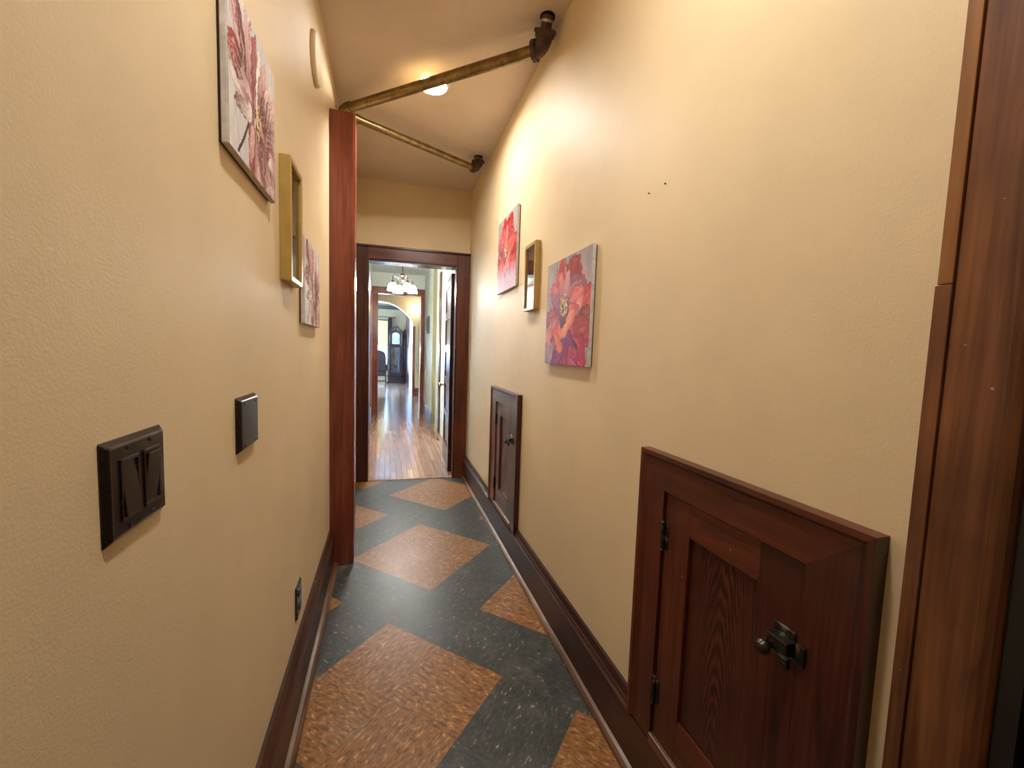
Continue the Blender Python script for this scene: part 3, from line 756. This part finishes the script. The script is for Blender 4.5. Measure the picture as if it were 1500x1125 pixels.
# chandelier
r = thing('chandelier', 'chandelier with white bell glass shades hanging in the second hall', 'chandelier', (.204, 5.6, 2.77))
obj('canopy', lathe(new(), [(0, 0), (.06, 0), (.058, -.012), (.03, -.03), (.008, -.034), (0, -.034)], n=28), M['bronze'], r, smooth=True)
obj('stem', tube(new(), [(0, 0, -.03), (0, 0, -.52)], .008, 14), M['bronze'], r, smooth=True)
obj('hub', lathe(new(), [(0, -.5), (.02, -.505), (.034, -.52), (.036, -.54), (.022, -.56), (.03, -.585), (.02, -.61), (.008, -.63), (0, -.635)], n=24), M['bronze'], r, smooth=True)
for k in range(4):
    a = math.radians(203 + 90 * k); ca, sa = math.cos(a), math.sin(a)
    pts = [(ca * q, sa * q, z) for q, z in ((.015, -.55), (.05, -.575), (.09, -.565), (.12, -.55), (.136, -.565), (.138, -.60), (.138, -.625))]
    arm = obj('arm', tube(new(), pts, .0065, 10), M['bronze'], r, smooth=True)
    obj('socket_cup', lathe(new(), [(0, -.61), (.014, -.612), (.02, -.63), (.022, -.65), (0, -.652)], (ca * .138, sa * .138, 0), n=18), M['bronze'], arm, smooth=True)
    obj('lamp_shade', lathe(new(), [(.022, -.648), (.036, -.656), (.05, -.68), (.058, -.71), (.063, -.735), (.066, -.745), (.061, -.745), (.052, -.7), (.03, -.665), (.018, -.655)], (ca * .138, sa * .138, 0), n=24), M['shade'], arm, smooth=True)

# small picture and plates in the second hall
r = thing('wall_picture', 'small dark picture on the pale right wall of the second hall', 'picture', (.755, 7.56, 1.58))
b = new(); W, H, f = .34, .31, .03
for (y0, y1, z0, z1) in ((0, W, 0, f), (0, W, H - f, H), (0, f, f, H - f), (W - f, W, f, H - f)): box(b, -.02, 0, y0, y1, z0, z1)
obj('frame', b, M['black'], r)
obj('print', box(new(), -.008, 0, f - .002, W - f + .002, f - .002, H - f + .002), plain('bluish_print', srgb(96, 112, 140), .4, 0, .5, .3, 9), r)
r = thing('switch_plate', 'small dark switch plate on the pale left wall of the second hall', 'light switch', (-.27, 6.9, 1.455))
obj('plate', plate_mesh(.075, .118, .007, .006), M['bronze_shine'], r)
obj('rocker', box(new(), .006, .011, .022, .053, .03, .088), M['bronze_shine'], r, bev=.002)

# ------------------------------------------------------------------ cream room with the arch
A = 11.4
struct('wall_left', box(new(), -1.42, -1.3, D + .12, A, 0, 2.8), M['cream'], 'cream left wall of the room before the arch', 'wall')
struct('wall_right', box(new(), .88, 1.0, D + .12, A, 0, 2.8), M['cream'], 'cream right wall of the room before the arch', 'wall')
struct('ceiling', box(new(), -1.5, 1.1, D + .12, A + .4, 2.8, 2.9), M['cream'], 'cream ceiling of the room before the arch', 'ceiling')
b = new(); box(b, -1.3, -.27, D + .08, D + .12, 0, 2.8); box(b, .755, .88, D + .08, D + .12, 0, 2.8); box(b, -.27, .755, D + .121, D + .13, 2.78, 2.8)
struct('wall_front', b, M['cream'], 'cream wall on the room side of the second doorway', 'wall')
# arch: opening from x=-1.06 to .69, crown 2.525, spring 2.02
cx, hw, z0, rise = -.19, .88, 1.98, .545
am = math.asin(hw / 1.0)
arc = [(cx + math.sin(a), 1.525 + math.cos(a)) for a in [am - 2 * am * k / 40 for k in range(41)]]
b = new()
for (xa, za), (xb, zb_) in zip(arc, arc[1:]):
    prism(b, [(xb, zb_), (xa, za), (xa, 2.8), (xb, 2.8)], 1, A, A + .25)
box(b, cx + hw, .88, A, A + .25, 0, 2.8); box(b, -1.3, cx - hw, A, A + .25, 0, 2.8)
bmesh.ops.remove_doubles(b, verts=b.verts, dist=1e-5)
struct('wall_back', b, M['cream'], 'cream wall with a wide arched opening', 'arch')
struct('trim_8', box(new(), .70, .765, A - .022, A, 0, 1.9), M['redz'], 'short wooden board on the wall beside the arch', 'trim', bev=.002)
struct('baseboard_back', box(new(), .70, .88, A - .03, A - .0225, 0, .22), M['redx'], 'orange brown baseboard beside the arch', 'baseboard', bev=.002)
r = thing('wall_sconce', 'glowing wall lamp on the cream wall beside the arch', 'lamp', (.745, A, 2.3))
obj('back_plate', lathe(new(), [(0, 0), (.04, 0), (.036, .012), (0, .014)], (0, 0, 0), 1, 20, -1), M['nickel'], r, smooth=True)
obj('arm', tube(new(), [(0, -.01, 0), (0, -.06, -.01), (0, -.09, .0)], .007, 10), M['nickel'], r, smooth=True)
obj('lamp_shade', lathe(new(), [(.02, -.01), (.045, .02), (.06, .06), (.064, .1), (.05, .1), (.03, .03), (.01, 0)], (0, -.09, -.01), 2, 22), M['sconce'], r, smooth=True)

# ------------------------------------------------------------------ far room
B = 16.0
struct('wall_right', box(new(), .72, .84, A + .25, 13.4, 0, 2.95), M['greyblue'], 'cool white wall strip just past the arch', 'wall')
struct('trim_9', box(new(), .72, .84, 13.4, 15.98, 0, 2.55), M['dkredz'], 'dark wooden panelled opening on the right of the far room', 'trim')
struct('wall_right', box(new(), .722, .842, 13.4, 16.0, 2.55, 2.95), M['grey'], 'grey wall above the dark panelled opening', 'wall')
b = new(); box(b, -3.3, -3.18, A + .25, B, 0, .3); box(b, -3.3, -3.18, A + .25, B, 2.5, 2.95); box(b, -3.3, -3.18, A + .25, 12.0, .3, 2.5); box(b, -3.3, -3.18, 15.6, B, .3, 2.5)
struct('wall_left', b, M['grey'], 'grey left wall of the far room with an added wide window opening', 'wall')
b = new(); box(b, -3.3, -.78, B, B + .12, 0, 2.95); box(b, .09, 1.0, B, B + .12, 0, 2.95); box(b, -.78, .09, B, B + .12, 0, .45); box(b, -.78, .09, B, B + .12, 2.36, 2.95)
struct('wall_back', b, M['grey'], 'grey wall behind the clock at the end of the far room', 'wall')
struct('wall_front', box(new(), -3.3, -1.3, A + .13, A + .25, 0, 2.95), M['grey'], 'grey wall of the far room on the arch side', 'wall')
struct('ceiling', box(new(), -3.4, 1.0, A + .2, B + .1, 2.95, 3.05), M['paleceil'], 'pale ceiling of the far room', 'ceiling')
struct('trim_10', box(new(), -3.18, .72, B - .06, B, 2.74, 2.87), M['blackx'], 'dark picture rail along the far wall', 'trim')
r = thing('window_1', 'tall bright window with a yellowish blind in the far room', 'window', (-.78, B, .45), kind='structure')
b = new()
for (x0, x1, z0, z1) in ((0, .87, 0, .05), (0, .87, 1.86, 1.91), (0, .05, .05, 1.86), (.82, .87, .05, 1.86), (.05, .82, .93, .97)): box(b, x0, x1, .03, .07, z0, z1)
obj('window_frame', b, M['blackx'], r)
obj('pane', box(new(), .04, .83, .048, .052, .04, 1.87), M['glass'], r)
obj('blind', box(new(), .03, .84, .012, .016, .95, 1.86), M['blind'], r)
r = thing('added_far_window', 'added unseen wide window on the left of the far room', 'window', (-3.3, 12.0, .3), kind='structure')  # unseen window, put in to give the far room cool daylight
b = new()
for (y0, y1, z0, z1) in ((0, 3.6, 0, .05), (0, 3.6, 2.15, 2.2), (0, .05, .05, 2.15), (3.55, 3.6, .05, 2.15), (1.77, 1.83, .05, 2.15)): box(b, .03, .07, y0, y1, z0, z1)
obj('window_frame', b, M['blacky'], r)
obj('pane', box(new(), .048, .052, .04, 3.56, .04, 2.16), M['glass'], r)

# curtain and rod
r = thing('curtain_rod', 'dark curtain rod with ball end above the far window', 'curtain rod', (.3, B - .1, 2.44))
obj('rod', tube(new(), [(-1.3, 0, 0), (-.03, 0, 0)], .012, 12), M['black'], r, smooth=True)
obj('finial', lathe(new(), [(0, 0), (.012, 0), (.016, -.01), (.03, -.03), (.03, -.05), (.012, -.07), (0, -.075)], (-.04, 0, 0), 0, 16, -1), M['black'], r, smooth=True)
b = new(); n = 36; pts = []
for k in range(n + 1): pts.append((.075 + .145 * k / n, B - .1 + .022 * math.sin(k * 1.05)))
back = [(x, y + .006) for x, y in pts[::-1]]
prism(b, pts + back, 2, .06, 2.425)
obj('curtain', b, M['curtain'], label='narrow dark curtain hanging at the right of the far window', category='curtain')

# grandfather clock
r = thing('grandfather_clock', 'tall dark grandfather clock with arched pediment and glass door', 'clock', (.352, 15.62, 0))
w, d = .24, .26
def cbox(x0, x1, y0, y1, z0, z1): return box(new(), x0, x1, y0, y1, z0, z1)
obj('plinth', cbox(-w - .07, w + .07, -.05, d, 0, .09), M['blackx'], r, bev=.008)
obj('base', cbox(-w - .03, w + .03, -.02, d, .09, .27), M['blackx'], r, bev=.006)
obj('base_molding', cbox(-w - .05, w + .05, -.04, d, .25, .30), M['dkredx'], r, bev=.01)
b = new(); box(b, -w, -w + .05, 0, d, .30, 1.40); box(b, w - .05, w, 0, d, .30, 1.40); box(b, -w, w, d - .02, d, .30, 1.40)
obj('trunk', b, M['blackz'], r)
b = new(); box(b, -w + .05, -w + .085, -.012, .01, .32, 1.38); box(b, w - .085, w - .05, -.012, .01, .32, 1.38); box(b, -w + .085, w - .085, -.012, .01, .32, .37); box(b, -w + .085, w - .085, -.012, .01, 1.33, 1.38)
td = obj('trunk_door', b, M['blackz'], r)
obj('glass_pane', cbox(-w + .08, w - .08, -.004, -.001, .365, 1.335), M['glass'], td)
obj('mirror_back', cbox(-w + .06, w - .06, d - .03, d - .021, .34, 1.36), metal('silvered_back', srgb(170, 190, 215), .12, .9), r)
pd = obj('pendulum_rod', tube(new(), [(0, .12, 1.36), (0, .12, .68)], .006, 10), M['brass'], r)
obj('pendulum_bob', lathe(new(), [(0, -.012), (.05, -.01), (.066, 0), (.05, .01), (0, .012)], (0, .12, .64), 1, 26), M['nickel'], pd, smooth=True)
for x, z in ((-.07, .95), (0, .86), (.07, .99)):
    b = new(); tube(b, [(x, .08, z), (x, .08, z + .22)], .022, 16); tube(b, [(x, .08, z + .22), (x, .08, 1.36)], .003, 8)
    obj('weight', b, M['nickel'], r, smooth=True)
obj('waist_molding', cbox(-w - .03, w + .03, -.03, d, 1.38, 1.42), M['dkredx'], r, bev=.008)
hood = [( -w - .01, 1.42), (w + .01, 1.42), (w + .01, 1.82)] + [(.19 * math.cos(a) , 1.82 + .14 * math.sin(a)) for a in [PI * k / 16 for k in range(17)]] + [(-w - .01, 1.82)]
hd = obj('hood', prism(new(), hood, 1, 0, d), M['blackx'], r)
dial = [(-.13, 1.46), (.13, 1.46), (.13, 1.78)] + [(.13 * math.cos(a), 1.78 + .1 * math.sin(a)) for a in [PI * k / 14 for k in range(1, 14)]] + [(-.13, 1.78)]
dl = obj('dial', prism(new(), dial, 1, -.006, 0), M['dial'], r)
b = new(); lathe(b, [(.098, 0), (.104, 0), (.104, .004), (.098, .004)], (0, -.007, 1.61), 1, 32, -1)
for k in range(12):
    a = k * PI / 6; x, z = .085 * math.sin(a), 1.61 + .085 * math.cos(a); box(b, x - .005, x + .005, -.009, -.006, z - .012, z + .012)
obj('chapter_ring', b, M['black'], dl)
b = new(); tube(b, [(0, -.012, 1.61), (.045, -.012, 1.66)], .005, 6); tube(b, [(0, -.012, 1.61), (.005, -.012, 1.535)], .004, 6)
obj('hands', b, M['black'], dl)
for s in (-1, 1):
    obj('hood_column', lathe(new(), [(0, 1.44), (.022, 1.44), (.022, 1.46), (.014, 1.48), (.015, 1.76), (.022, 1.78), (.022, 1.8), (0, 1.8)], (s * (w - .03), -.018, 0), 2, 14), M['dkredz'], r, smooth=True)
    # swan-neck pediment half
    up = []; lo = []
    for k in range(15):
        q = k / 14; x = s * (w + .04 - q * (w - .02)); z = 1.86 + .24 * (q ** 1.1) * (1 - .0 * q) + .035 * math.sin(q * PI)
        up.append((x, z)); lo.append((x, z - .05 - .035 * (1 - abs(2 * q - 1))))
    obj('pediment_scroll', prism(new(), up + lo[::-1], 1, -.03, .06), M['blackx'], r)
    obj('rosette', lathe(new(), [(0, 0), (.034, 0), (.03, .012), (.012, .016), (0, .018)], (s * .062, -.03, 2.085), 1, 18, -1), M['dkredx'], r, smooth=True)
obj('finial', lathe(new(), [(0, 1.94), (.03, 1.95), (.03, 1.97), (.014, 1.99), (.028, 2.03), (.03, 2.06), (.012, 2.1), (.006, 2.15), (0, 2.17)], (0, .01, 0), 2, 18), M['blackz'], r, smooth=True)

# cabinet beside the clock
r = thing('side_cabinet', 'narrow dark glazed cabinet between the clock and the dark opening', 'cabinet', (.678, 15.905, 0))
b = new(); box(b, -.03, .04, 0, .09, 0, 1.95)
obj('body', b, M['blackz'], r, bev=.004)
obj('cornice', cbox(-.035, .041, -.015, .09, 1.95, 2.0), M['blackx'], r, bev=.006)
obj('glass_pane', cbox(-.012, .022, -.006, -.001, .5, 1.65), metal('dark_reflecting_glass', srgb(120, 140, 170), .1, .8), r)

# carved arm chair, half hidden by the doorway casing
r = thing('armchair', 'dark carved high-back armchair beside the far window', 'chair', (-.26, 14.75, 0))
bk = [(-.27, .5), (.27, .5), (.29, .75), (.27, 1.06), (.22, 1.17), (.12, 1.215), (0, 1.235), (-.12, 1.215), (-.22, 1.17), (-.27, 1.06), (-.29, .75)]
obj('backrest', prism(new(), bk, 1, -.14, -.06), M['leather'], r, bev=.025)
obj('seat', box(new(), -.28, .28, -.1, .42, .40, .52), M['leather'], r, bev=.03)
obj('seat_rail', box(new(), -.285, .285, -.12, .42, .32, .40), M['blackx'], r, bev=.008)
prof = [(0, 0), (.03, .0), (.034, .03), (.02, .06), (.026, .12), (.034, .2), (.022, .24), (.028, .3), (.028, .4), (0, .4)]
for sx in (-1, 1):
    for y in (-.1, .38):
        obj('leg', lathe(new(), prof, (sx * .255, y, 0), 2, 14), M['blackz'], r, smooth=True)
    a = obj('armrest', tube(new(), [(sx * .285, -.1, .72), (sx * .3, .1, .72), (sx * .3, .34, .70), (sx * .3, .4, .66)], [.024, .03, .034, .02], 12), M['blackz'], r, smooth=True)
    obj('arm_post', lathe(new(), [(0, .5), (.022, .5), (.03, .56), (.016, .6), (.024, .65), (.02, .7), (0, .7)], (sx * .29, .33, 0), 2, 12), M['blackz'], a, smooth=True)
obj('stretcher', box(new(), -.25, .25, -.11, -.08, .14, .18), M['blackx'], r, bev=.005)
r = thing('wall_outlet', 'tiny dark outlet low on the cool white wall past the arch', 'outlet', (.72, 12.3, .32))
obj('plate', box(new(), -.006, 0, 0, .075, 0, .118), M['bronze_shine'], r, bev=.002)
obj('socket_face', box(new(), -.009, -.005, .02, .055, .015, .103), M['void'], r)

# ------------------------------------------------------------------ sky through the windows
wd = bpy.data.worlds.new('daylight'); S.world = wd; wd.use_nodes = True
nt = wd.node_tree; nt.nodes.clear()
bg = nt.nodes.new('ShaderNodeBackground'); bg.inputs[0].default_value = (.36, .61, 1, 1); bg.inputs[1].default_value = 24
ow = nt.nodes.new('ShaderNodeOutputWorld'); nt.links.new(bg.outputs[0], ow.inputs[0])

# ------------------------------------------------------------------ camera
f, yaw, pitch, roll, h = 594.4, .3032, -.0763, .0331, 1.2707
fw = Vector((math.sin(yaw) * math.cos(pitch), math.cos(yaw) * math.cos(pitch), math.sin(pitch)))
rt = Vector((math.cos(yaw), -math.sin(yaw), 0)); upv = rt.cross(fw)
R_ = rt * math.cos(roll) + upv * math.sin(roll); U_ = upv * math.cos(roll) - rt * math.sin(roll)
cam = bpy.data.cameras.new('camera'); co = bpy.data.objects.new('camera', cam); C.objects.link(co)
cam.sensor_width = 36; cam.lens = f / 1500 * 36; cam.clip_start = .02
mw = Matrix((R_, U_, -fw)).transposed().to_4x4(); mw.translation = Vector((0, 0, h)); co.matrix_world = mw
S.camera = co
S.view_settings.view_transform = 'Standard'; S.view_settings.look = 'None'
S.view_settings.gamma = 1; S.view_settings.use_curve_mapping = False
S.view_settings.exposure = 1.8
